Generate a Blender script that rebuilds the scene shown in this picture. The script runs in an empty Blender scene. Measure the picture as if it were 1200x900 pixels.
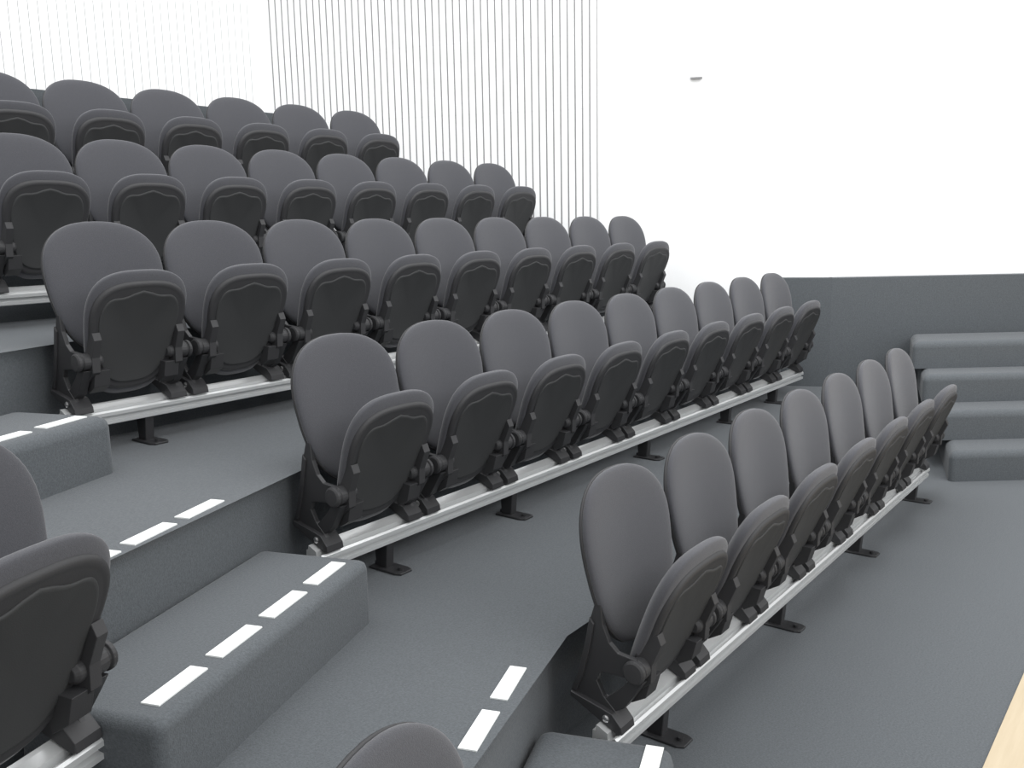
import bpy, bmesh
from math import *
from mathutils import Matrix, Vector
scene=bpy.context.scene
COL=bpy.context.collection
try:
    scene.view_settings.view_transform='Standard'
except Exception: pass

# ---------------------------------------------------------------- materials
def mat(name,col,rough=.6,metal=0.,noise=None,bump=0.,bscale=200.,spec=.5,sheen=0.,col2=None):
    m=bpy.data.materials.new(name);m.use_nodes=True;nt=m.node_tree;b=nt.nodes['Principled BSDF']
    b.inputs['Base Color'].default_value=(*col,1);b.inputs['Roughness'].default_value=rough
    b.inputs['Metallic'].default_value=metal;b.inputs['Specular IOR Level'].default_value=spec
    if sheen: 
        b.inputs['Sheen Weight'].default_value=sheen; b.inputs['Sheen Roughness'].default_value=.5
    if noise or bump:
        tc=nt.nodes.new('ShaderNodeTexCoord')
        n=nt.nodes.new('ShaderNodeTexNoise');n.inputs['Scale'].default_value=noise or bscale;n.inputs['Detail'].default_value=3
        nt.links.new(tc.outputs['Object'],n.inputs['Vector'])
        if noise:
            r=nt.nodes.new('ShaderNodeValToRGB');r.color_ramp.elements[0].position=.3;r.color_ramp.elements[1].position=.7
            c2=col2 or tuple(c*1.15 for c in col)
            r.color_ramp.elements[0].color=(*[c*.86 for c in col],1);r.color_ramp.elements[1].color=(*c2,1)
            nt.links.new(n.outputs['Fac'],r.inputs['Fac']);nt.links.new(r.outputs['Color'],b.inputs['Base Color'])
        if bump:
            n2=nt.nodes.new('ShaderNodeTexNoise');n2.inputs['Scale'].default_value=bscale;n2.inputs['Detail'].default_value=2
            nt.links.new(tc.outputs['Object'],n2.inputs['Vector'])
            bp=nt.nodes.new('ShaderNodeBump');bp.inputs['Strength'].default_value=bump;bp.inputs['Distance'].default_value=.004
            nt.links.new(n2.outputs['Fac'],bp.inputs['Height']);nt.links.new(bp.outputs['Normal'],b.inputs['Normal'])
    return m
M_carpet=mat('blue_grey_carpet',(.095,.104,.112),.95,noise=140,bump=.4,bscale=260,spec=.1,sheen=.15)
M_fabric=mat('charcoal_fabric',(.066,.067,.075),.9,noise=420,bump=.25,bscale=500,spec=.15,sheen=.25)
M_plastic=mat('black_plastic',(.034,.034,.036),.58,bump=.08,bscale=300,spec=.4)
M_plastic2=mat('black_textured_plastic',(.036,.037,.038),.65,bump=.12,bscale=350,spec=.4)
M_alu=mat('silver_aluminium',(.66,.67,.67),.32,metal=.5)
M_steel=mat('black_steel',(.030,.030,.032),.5,metal=.1)
M_bolt=mat('zinc_bolt',(.5,.5,.5),.3,metal=.9)
M_white=mat('white_paint',(.93,.935,.935),.6,spec=.2)
M_gap=mat('slat_gap_grey',(.3,.3,.303),.8)
M_strip=mat('white_nosing_tape',(.86,.88,.86),.5)
def wood():
    m=bpy.data.materials.new('pale_maple_boards');m.use_nodes=True;nt=m.node_tree;b=nt.nodes['Principled BSDF']
    tc=nt.nodes.new('ShaderNodeTexCoord');mp=nt.nodes.new('ShaderNodeMapping');mp.inputs['Scale'].default_value=(1.2,14,1)
    n=nt.nodes.new('ShaderNodeTexNoise');n.inputs['Scale'].default_value=3;n.inputs['Detail'].default_value=6
    r=nt.nodes.new('ShaderNodeValToRGB');r.color_ramp.elements[0].color=(.42,.33,.21,1);r.color_ramp.elements[1].color=(.56,.47,.33,1)
    nt.links.new(tc.outputs['Object'],mp.inputs['Vector']);nt.links.new(mp.outputs['Vector'],n.inputs['Vector'])
    nt.links.new(n.outputs['Fac'],r.inputs['Fac']);nt.links.new(r.outputs['Color'],b.inputs['Base Color']);b.inputs['Roughness'].default_value=.4
    return m
M_wood=wood()

# ---------------------------------------------------------------- mesh helpers
def add(name,me,m,parent=None,bev=0,smooth=False,loc=None):
    if m and not me.materials: me.materials.append(m)
    o=bpy.data.objects.new(name,me);COL.objects.link(o)
    if parent: o.parent=parent
    if loc: o.location=loc
    if bev:
        b=o.modifiers.new('bevel','BEVEL');b.width=bev;b.segments=4;b.limit_method='ANGLE';b.angle_limit=radians(35)
    return o
def bm2me(bm,name):
    bmesh.ops.recalc_face_normals(bm,faces=bm.faces[:])
    me=bpy.data.meshes.new(name);bm.to_mesh(me);bm.free();return me
def prism(bm,poly,axis,a,b):
    def P(p,t):
        if axis=='x': return (t,p[0],p[1])
        if axis=='z': return (p[0],p[1],t)
        return (p[0],t,p[1])
    A=[bm.verts.new(P(p,a)) for p in poly];B=[bm.verts.new(P(p,b)) for p in poly]
    bm.faces.new(A);bm.faces.new(B[::-1]);n=len(poly)
    for i in range(n): bm.faces.new([A[i],B[i],B[(i+1)%n],A[(i+1)%n]])
def lathe_x(bm,prof,cy,cz,seg=20):
    rings=[]
    for x,r in prof:
        rings.append([bm.verts.new((x,cy+r*cos(2*pi*i/seg),cz+r*sin(2*pi*i/seg))) for i in range(seg)])
    for a,b in zip(rings,rings[1:]):
        for i in range(seg): bm.faces.new([a[i],b[i],b[(i+1)%seg],a[(i+1)%seg]])
    bm.faces.new(rings[0]);bm.faces.new(rings[-1][::-1])
def cyl_z(bm,cx,cy,z0,z1,r,seg=12):
    prism(bm,[(cx+r*cos(2*pi*i/seg),cy+r*sin(2*pi*i/seg)) for i in range(seg)],'z',z0,z1)
def pad(name,outline,vc,mapf,front,back):
    bm=bmesh.new();n=len(outline)
    def ring(r,w): return [bm.verts.new(mapf(u*r,vc+(v-vc)*r,w)) for u,v in outline]
    rim=ring(1,0)
    for lst in (front,back):
        prev=rim
        for r,w in lst[:-1]:
            cur=ring(r,w)
            for i in range(n): bm.faces.new([prev[i],prev[(i+1)%n],cur[(i+1)%n],cur[i]])
            prev=cur
        c=bm.verts.new(mapf(0,vc,lst[-1][1]))
        for i in range(n): bm.faces.new([prev[i],prev[(i+1)%n],c])
    return bm2me(bm,name)
def dome(t,n=3.,rs=(.995,.985,.965,.93,.87,.78,.65,.5,.3,.15)):
    return [(r,t*(1-r**n)**(1/n)) for r in rs]+[(0,t)]
def superell(hw,top,bot,vc,et,eb,taper,L,N=64):
    out=[]
    for i in range(N):
        a=2*pi*i/N;c,s=cos(a),sin(a);e=et if s>=0 else eb
        u=hw*copysign(abs(c)**(2/e),c);v=vc+(top if s>=0 else bot)*copysign(abs(s)**(2/e),s)
        u*=1-taper*(1-v/L)
        out.append((u,v))
    return out

# ---------------------------------------------------------------- chair meshes (origin on the floor under the beam, front = -y)
LB=.555
ol_back=superell(.281,.255,.30,.30,2.35,2.7,.22,LB)
dy,dz=.115/.555,.543/.555
def map_back(u,v,w):
    y=.018+dy*v-.028*(u/.235)**2+.012*sin(pi*v/LB); z=.385+dz*v
    return (u,y-w*dz,z+w*dy)
me_back=pad('back_cushion',ol_back,.30,map_back,dome(.03,3.2),[(.99,-.004),(.97,-.006),(0,-.006)])
ol_shell=[(u*1.006,.30+(v-.30)*1.006) for u,v in ol_back]
me_shell=pad('back_shell',ol_shell,.30,lambda u,v,w:map_back(u,v,w-.008),[(.99,.004),(.96,.004),(0,.004)],dome(-.022,3))
LS=.545
ol_seat=superell(.240,.25,.295,.295,2.9,3.0,.27,LS)
sy,sz=-.210/.545,.508/.545
def map_seat(u,v,w):
    curl=max(0,(v/LS-.75))**2*.35
    y=.0+sy*v+curl*.4;z=.225+sz*v
    return (u,y-w*sz,z+w*sy)
me_seat=pad('seat_cushion',ol_seat,.295,map_seat,dome(.024,2.3),dome(-.060,2.4))
ol_pan=[(u*.945,.252+(v-.252)*.87) for u,v in ol_seat]
PO=.014
me_pan=pad('seat_pan',ol_pan,.252,lambda u,v,w:map_seat(u,v,w+PO),
   [(.995,.005),(.985,.009),(.965,.012),(.93,.013),(.91,.0115),(.89,.011),(0,.011)],[(.99,-.018),(0,-.018)])
ol_panel=[]
for u,v in ol_pan:
    uu,vv=u*.84,.252+(v-.252)*.86
    if v>.252:
        k=max(0,(v-.252)/.23)
        vv+=k*(.009*cos(uu/.17*2.2*pi)-.010)
    ol_panel.append((uu,vv))
me_panel=pad('seat_panel',ol_panel,.246,lambda u,v,w:map_seat(u,v,w+PO+.010),[(.995,.003),(.98,.0048),(.95,.0048),(.93,.003),(0,.0035)],[(.99,-.001),(0,-.001)])

def hinge_mesh(s):
    bm=bmesh.new()
    cy,cz=-.092,.385
    prof=[(.14,.018),(.15,.027),(.185,.029),(.19,.033),(.225,.034),(.228,.030),(.232,.030),(.235,.037),(.246,.037),(.251,.030),(.252,.012)]
    lathe_x(bm,[(s*x,r) for x,r in prof],cy,cz)
    prism(bm,[(-.075,.30),(-.125,.34),(-.128,.40),(-.158,.47),(-.145,.50),(-.110,.49),(-.07,.42),(-.055,.36)],'x',*(sorted((s*.165,s*.198))))
    prism(bm,[(-.05,.25),(-.10,.28),(-.118,.345),(-.06,.35),(-.04,.28)],'x',*(sorted((s*.12,s*.185))))
    return bm2me(bm,'hinge')
def bracket_mesh(s):
    bm=bmesh.new()
    poly=[(.052,.565),(.066,.52),(.088,.41),(.112,.32),(.135,.262),(.132,.246),(.0,.191),(-.036,.176),(-.042,.20),(-.02,.235),(.02,.27),(.045,.315),
          (.035,.345),(-.03,.352),(-.092,.352),(-.118,.37),(-.118,.40),(-.092,.42),(-.03,.425),(.0,.45),(.022,.50),(.030,.565)]
    prism(bm,poly,'x',*(sorted((s*.214,s*.232))))
    prism(bm,[(.066,.52),(.088,.41),(.112,.32),(.135,.262),(.115,.262),(.092,.32),(.07,.40),(.050,.50)],'x',*(sorted((s*.202,s*.240))))
    prism(bm,[(.132,.262),(.132,.246),(-.036,.170),(-.056,.172),(-.052,.196),(-.02,.230),(.02,.240)],'x',*(sorted((s*.172,s*.250))))
    prism(bm,[(-.01,.225),(-.05,.25),(-.09,.31),(-.115,.35),(-.07,.35),(-.035,.31),(.02,.26)],'x',*(sorted((s*.192,s*.230))))
    return bm2me(bm,'side_bracket')
def bolt_mesh(s):
    bm=bmesh.new();lathe_x(bm,[(s*.2505,.012),(s*.254,.012),(s*.257,.008),(s*.258,.003)],.0,.212,12)
    return bm2me(bm,'bolt')
for me in (me_back,me_shell,me_seat,me_pan,me_panel):
    for p in me.polygons:p.use_smooth=True
me_h=[hinge_mesh(-1),hinge_mesh(1)];me_b=[bracket_mesh(-1),bracket_mesh(1)];me_bo=[bolt_mesh(-1),bolt_mesh(1)]

LABEL='charcoal fabric tip-up chair, folded seat'
def make_chair():
    root=bpy.data.objects.new('auditorium_chair',None);root.empty_display_size=.1;COL.objects.link(root)
    br=add('backrest',me_back,M_fabric,root)
    br['label']='rounded charcoal fabric backrest'
    add('back_shell',me_shell,M_plastic,br)['label']='black plastic shell behind the fabric'
    st=add('seat',me_seat,M_fabric,root);st['label']='folded charcoal fabric seat cushion'
    pan=add('seat_pan',me_pan,M_plastic,st);pan['label']='black plastic seat underside'
    add('seat_panel',me_panel,M_plastic2,st)['label']='black inset panel with wavy top edge'
    for i in (0,1):
        add('hinge',me_h[i],M_plastic,root,bev=.003)
        b=add('side_bracket',me_b[i],M_steel,root,bev=.003)
        add('bolt',me_bo[i],M_bolt,b)['label']='small zinc bolt'
    return root
proto=make_chair()
def tree_copy(o,parent=None):
    c=o.copy();COL.objects.link(c)
    if parent: c.parent=parent
    for ch in list(o.children):
        tree_copy(ch,c)
    return c
FL=[0,.38,.819,1.257,1.649]
BY=[1.361,2.501,3.581,4.592,5.245]
AX=[2.450,2.315,1.995,2.166,2.358]
SP=[.533,.53,.53,.53,.53]
N=[7,9,9,8,6]
ordn=['lowest','second','third','fourth','highest']
chairs=[]
for k in range(5):
    for i in range(N[k]):
        end=', aisle end' if i==0 else (', wall end' if i==N[k]-1 else '')
        chairs.append((AX[k]+SP[k]*i,BY[k],FL[k],0,'folded auditorium chairs on the %s tier'%ordn[k],LABEL+', %s tier%s'%(ordn[k],end)))
chairs.append((.700,1.935,FL[1],radians(17),'folded auditorium chairs across the aisle',LABEL+', beside aisle steps'))
chairs.append((.878,.832,FL[0],radians(17),'folded auditorium chairs across the aisle',LABEL+', front row across aisle'))
first=chairs[0]
for c in chairs[1:]:
    o=tree_copy(proto);o.location=c[:3];o.rotation_euler=(0,0,c[3]);o['group']=c[4];o['label']=c[5];o['category']='chair'
proto.location=first[:3];proto['group']=first[4];proto['label']=first[5];proto['category']='chair'

# ---------------------------------------------------------------- rails with legs
def rail(x0,x1,y,z,rot,legs,label,ox=0):
    root=bpy.data.objects.new('seating_rail',None);COL.objects.link(root);root.location=(ox,y,z);root.rotation_euler=(0,0,rot)
    root['label']=label;root['category']='seat rail';root['group']='seat rails with black legs'
    bm=bmesh.new()
    poly=[(-.038,.108),(-.047,.112),(-.047,.126),(-.032,.131),(-.032,.142),(-.051,.146),(-.051,.160),(-.044,.1675),(-.036,.165),(-.028,.148),(-.018,.155),(-.018,.176),(.010,.189),(.022,.193),(.026,.174),(.035,.174),(.038,.112),(.0,.108)]
    prism(bm,poly,'x',x0,x1)
    add('rail',bm2me(bm,'rail'),M_alu,root)['label']='ribbed silver aluminium beam'
    for s,xx in ((-1,x0),(1,x1)):
        bm=bmesh.new();prism(bm,poly,'x',*(sorted((xx,xx+s*.006))))
        add('end_cap',bm2me(bm,'end_cap'),M_alu,root)
    for lx in legs:
        bm=bmesh.new()
        prism(bm,[(-.035,.110),(.038,.110),(.03,.0),(-.025,.0)],'x',lx-.020,lx+.020)
        leg=add('leg',bm2me(bm,'leg'),M_steel,root,bev=.004)
        bm=bmesh.new();prism(bm,[(lx-.03,-.115),(lx+.03,-.115),(lx+.042,-.09),(lx+.042,.05),(lx-.042,.05),(lx-.042,-.09)],'z',0,.009)
        add('base_plate',bm2me(bm,'base_plate'),M_steel,leg,bev=.003)
        for by in (-.085,.04):
            bm=bmesh.new();cyl_z(bm,lx,by,.009,.02,.012)
            add('bolt',bm2me(bm,'bolt'),M_steel,leg)
LG=[[2.53,3.58,4.64,5.72],[2.40,3.20,4.46,5.55,6.35],[2.07,3.2,4.3,5.4,6.2],[2.35,3.5,4.6,5.6],[2.6,3.8,4.8]]
for k in range(5):
    rail(AX[k]-.265,AX[k]+SP[k]*(N[k]-1)+.265,BY[k],FL[k],0,LG[k],'silver aluminium seat rail on black legs, %s tier'%ordn[k])
rail(-1.4,.255,1.935,FL[1],radians(17),[.0,-1.0],'silver aluminium seat rail across the aisle',ox=.700)
rail(-1.4,.255,.832,FL[0],radians(17),[-.1,-1.0],'silver aluminium seat rail across the aisle, front row',ox=.878)

# ---------------------------------------------------------------- tiers and steps
def slab(name,poly,z0,z1,label,cat,bev=.045,m=M_carpet,structure=False):
    bm=bmesh.new();prism(bm,poly,'z',z0,z1)
    if bev:
        ed=[ed_ for ed_ in bm.edges if not all(abs(v.co.z-z0)<1e-6 for v in ed_.verts)]
        bmesh.ops.bevel(bm,geom=ed,offset=bev,segments=6,profile=.5,affect='EDGES')
        bmesh.ops.recalc_face_normals(bm,faces=bm.faces[:])
        for ed_ in bm.edges:
            if len(ed_.link_faces)==2 and ed_.calc_face_angle(0)>radians(32): ed_.smooth=False
        for f in bm.faces:f.smooth=True
    o=add(name,bm2me(bm,name),m,None)
    if bev:
        wn=o.modifiers.new('wn','WEIGHTED_NORMAL');wn.keep_sharp=True
    o['label']=label
    if structure:o['kind']='structure'
    else:o['category']=cat
    return o
slab('floor',[(-3,.445),(9.8,.445),(9.8,7.1),(-3,7.1)],-.1,0,'blue-grey carpeted floor','',bev=0,structure=True)
slab('floor',[(-3,-3),(9.8,-3),(9.8,.445),(-3,.445)],-.1,0.004,'pale wooden stage floor beside the carpet','',bev=0,m=M_wood,structure=True)
back=[(5.33,6.86),(-3,6.86)]
T='blue-grey carpeted seating tier with rounded nosing'
slab('seating_tier',[(-3,.52),(.9,1.107),(2.3,1.62),(6.84,1.62),(7.04,1.76),(7.54,1.91),(7.15,2.36)]+back,0,FL[1],T+', lowest','carpeted tier')
slab('seating_tier',[(-3,1.42),(.9,2.235),(2.15,2.69),(7.02,2.69)]+back,FL[1],FL[2],T+', second','carpeted tier')
slab('seating_tier',[(-3,2.56),(.9,3.40),(1.84,3.80),(6.57,3.80)]+back,FL[2],FL[3],T+', third','carpeted tier')
slab('seating_tier',[(-3,3.64),(.9,4.46),(2.0,4.90),(6.12,4.90)]+back,FL[3],FL[4],T+', highest','carpeted tier')
d20=Vector((cos(radians(20.4)),sin(radians(20.4))));n20=Vector((-d20.y,d20.x))
def halfstep(fr,w,dep,z0,z1,label,bev=.045):
    fr=Vector(fr);p=[fr-d20*w,fr,fr+n20*dep,fr-d20*w+n20*dep]
    slab('aisle_step',[tuple(q) for q in p],z0,z1,label,'step',bev=bev)
halfstep((2.23,1.14),.95,.415,0,.19,'carpeted aisle step beside the front row')
halfstep((2.03,2.19),1.085,.42,FL[1],.60,'carpeted aisle step with four white dashes',bev=.032)
halfstep((1.73,3.21),1.3,.455,FL[2],1.035,'carpeted aisle step beside the third tier')
halfstep((1.73,4.29),1.3,.42,FL[3],1.45,'carpeted aisle step beside the fourth tier')
# exit steps by the side wall
d=Vector((cos(radians(-51)),sin(radians(-51))));n=Vector((-d.y,d.x));e=Vector((.96,.28))
for i,(p,z) in enumerate([((6.25,1.27),.2),((6.52,1.43),.4),((6.78,1.58),.6),((7.02,1.72),.8)]):
    p=Vector(p);ln=(7.02-p.dot(n))/e.dot(n);q=p+e*ln
    slab('exit_step',[tuple(p),tuple(p+d*2.3),tuple(q+d*2.3),tuple(q)],z-.2,z,'carpeted step climbing beside the low side wall','step',bev=.05)
# nosing strips
def strips(p0,cnt,z,step=.255,L=.195,label='white nosing dash on carpeted step'):
    p0=Vector(p0)
    for i in range(cnt):
        c=p0+d20*(L/2+i*step)
        bm=bmesh.new();prism(bm,[(-L/2,-.026),(L/2,-.026),(L/2,.026),(-L/2,.026)],'z',0,.004)
        o=add('nosing_strip',bm2me(bm,'nosing_strip'),M_strip,None,loc=(c.x,c.y,z))
        o.rotation_euler=(0,0,radians(20.4));o['label']=label;o['category']='nosing strip';o['group']='white nosing strips'
strips((1.052,1.913),4,.60,step=.252,L=.19)
strips(Vector((1.305,2.413))-d20*.245,3,FL[2],step=.245,L=.19)
strips((1.615,1.415),2,FL[1],step=.262)
strips(Vector((2.19,1.185))-d20*.460,2,.19)
strips(Vector((1.65,3.275))-d20*.460,2,1.035)

# ---------------------------------------------------------------- walls
def wallbox(name,a,b,th,z0,z1,m,label,kind=True,off=0.):
    a=Vector(a);b=Vector(b);dd=(b-a).normalized();nn=Vector((-dd.y,dd.x))
    p=[a+nn*off,b+nn*off,b+nn*(off+th),a+nn*(off+th)]
    bm=bmesh.new();prism(bm,[tuple(q) for q in p],'z',z0,z1)
    o=add(name,bm2me(bm,name),m);o['label']=label
    if kind:o['kind']='structure'
    return o
CA=(5.37,6.88);CB=(7.19,2.38);CC=(9.65,-.77)
wallbox('wall_right',CA,CB,.15,-.1,4.6,M_white,'bright white side wall',off=.12)
wallbox('wall_right',(CB[0],CB[1]),CC,.15,-.1,4.6,M_white,'bright white side wall beyond the low carpeted wall',off=.12)
wallbox('wall_back',(-3,6.88),(5.7,6.88),.15,-.1,4.6,M_white,'bright white back wall',off=0.03)
def slats(name,a,b,pitch,gap,bands,off,label):
    a=Vector(a);b=Vector(b);L=(b-a).length;dd=(b-a)/L;nn=Vector((-dd.y,dd.x))
    cnt=int(L/pitch);bm=bmesh.new()
    for z0,z1 in zip(bands,bands[1:]):
        for i in range(cnt):
            s0=a+dd*(i*pitch+gap/2);s1=a+dd*((i+1)*pitch-gap/2)
            prism(bm,[tuple(s0+nn*off),tuple(s1+nn*off),tuple(s1+nn*(off+.008)),tuple(s0+nn*(off+.008))],'z',z0+.0006,z1-.0006)
    me=bm2me(bm,name);o=add(name,me,M_white);o['label']=label;o['kind']='structure'
    bm=bmesh.new();prism(bm,[tuple(a+nn*(off+.0085)),tuple(a+dd*(cnt*pitch)+nn*(off+.0085)),tuple(a+dd*(cnt*pitch)+nn*(off+.014)),tuple(a+nn*(off+.014))],'z',bands[0],bands[-1])
    o2=add(name,bm2me(bm,name+'_backing'),M_gap);o2['label']='grey backing seen through slat gaps';o2['kind']='structure'
    return o
slats('trim_1',CA,(6.50,4.08),.061,.014,(1.3,2.62,3.2,4.6),.09,'white vertical slat panelling with thin dark gaps')
slats('trim_2',(-3,6.88),(5.37,6.88),.07,.006,(1.6,4.6),.0,'white vertical slat panelling on back wall')
# low carpeted walls
o=wallbox('low_carpeted_wall',(7.04,2.76),CB,.11,0,1.24,M_carpet,'low grey carpeted wall below the white wall',kind=False);o['category']='low wall'
o=wallbox('low_carpeted_wall',CB,CC,.11,0,1.24,M_carpet,'low grey carpeted wall behind the exit steps',kind=False);o['category']='low wall'
o=wallbox('low_carpeted_wall',(-3,5.7),(5.0,5.7),.1,FL[4],2.55,M_carpet,'low dark carpeted wall behind the highest row',kind=False);o['category']='low wall'
# wall sensor
bm=bmesh.new();prism(bm,[(-.05,-.018),(.05,-.018),(.05,.018),(-.05,.018)],'y',0,-.05)
o=add('wall_sensor',bm2me(bm,'wall_sensor'),M_white,bev=.006);o.location=(6.90,3.42,2.83);o.rotation_euler=(0,0,radians(-68));o['label']='small white sensor box high on the white wall';o['category']='sensor'
bm=bmesh.new();prism(bm,[(-.045,-.006),(.045,-.006),(.045,.0),(-.045,.0)],'y',-.005,-.045)  # thin grey strip stands in for the shadow line under the sensor box
M_shadow_line=mat('shadow_line_grey',(.3,.3,.31),.4)
o2=add('sensor_shadow_line',bm2me(bm,'sensor_shadow_line'),M_shadow_line,o);o2.location=(0,0,-.0185)

# ---------------------------------------------------------------- lights
w=bpy.data.worlds.new('w');scene.world=w;w.use_nodes=True;w.node_tree.nodes['Background'].inputs[0].default_value=(.99,.995,1,1);w.node_tree.nodes['Background'].inputs[1].default_value=1.1
def area(loc,target,sx,sy,power,name):
    l=bpy.data.lights.new(name,'AREA');l.shape='RECTANGLE';l.size=sx;l.size_y=sy;l.energy=power;l.color=(.98,.99,1)
    o=bpy.data.objects.new(name,l);COL.objects.link(o);o.location=loc
    o.rotation_euler=(Vector(target)-Vector(loc)).to_track_quat('-Z','Y').to_euler()
area((3.2,2.5,5.2),(3.2,2.5,0),6,4,160,'ceiling_light')
area((3.5,-2.2,3.8),(3.2,3.0,.8),6,2,135,'front_fill_light')  # added unseen fill from the front, in place of bounced room light
area((5.6,1.0,4.9),(8.0,1.6,2.2),.5,4,90,'wall_fill_light')  # added lamp out of view, pushes the side wall towards pure white
area((1.0,5.2,5.0),(1.2,6.9,3.2),4,.5,60,'wall_fill_light')  # another added lamp out of view, brightens the back wall

# ---------------------------------------------------------------- camera
yaw,pitch,roll=radians(37.673),radians(9.958),radians(-1.116)
F=Vector((cos(yaw)*cos(pitch),sin(yaw)*cos(pitch),-sin(pitch)));R=Vector((sin(yaw),-cos(yaw),0));U=R.cross(F)
R2=R*cos(roll)+U*sin(roll);U2=-R*sin(roll)+U*cos(roll)
cd=bpy.data.cameras.new('camera');cd.lens=1071.6/1200*36;cd.sensor_width=36;cd.sensor_fit='HORIZONTAL';cd.clip_start=.05
co=bpy.data.objects.new('camera',cd);COL.objects.link(co)
m=Matrix((R2,U2,-F)).transposed().to_4x4();m.translation=Vector((0,0,1.706));co.matrix_world=m
scene.camera=co
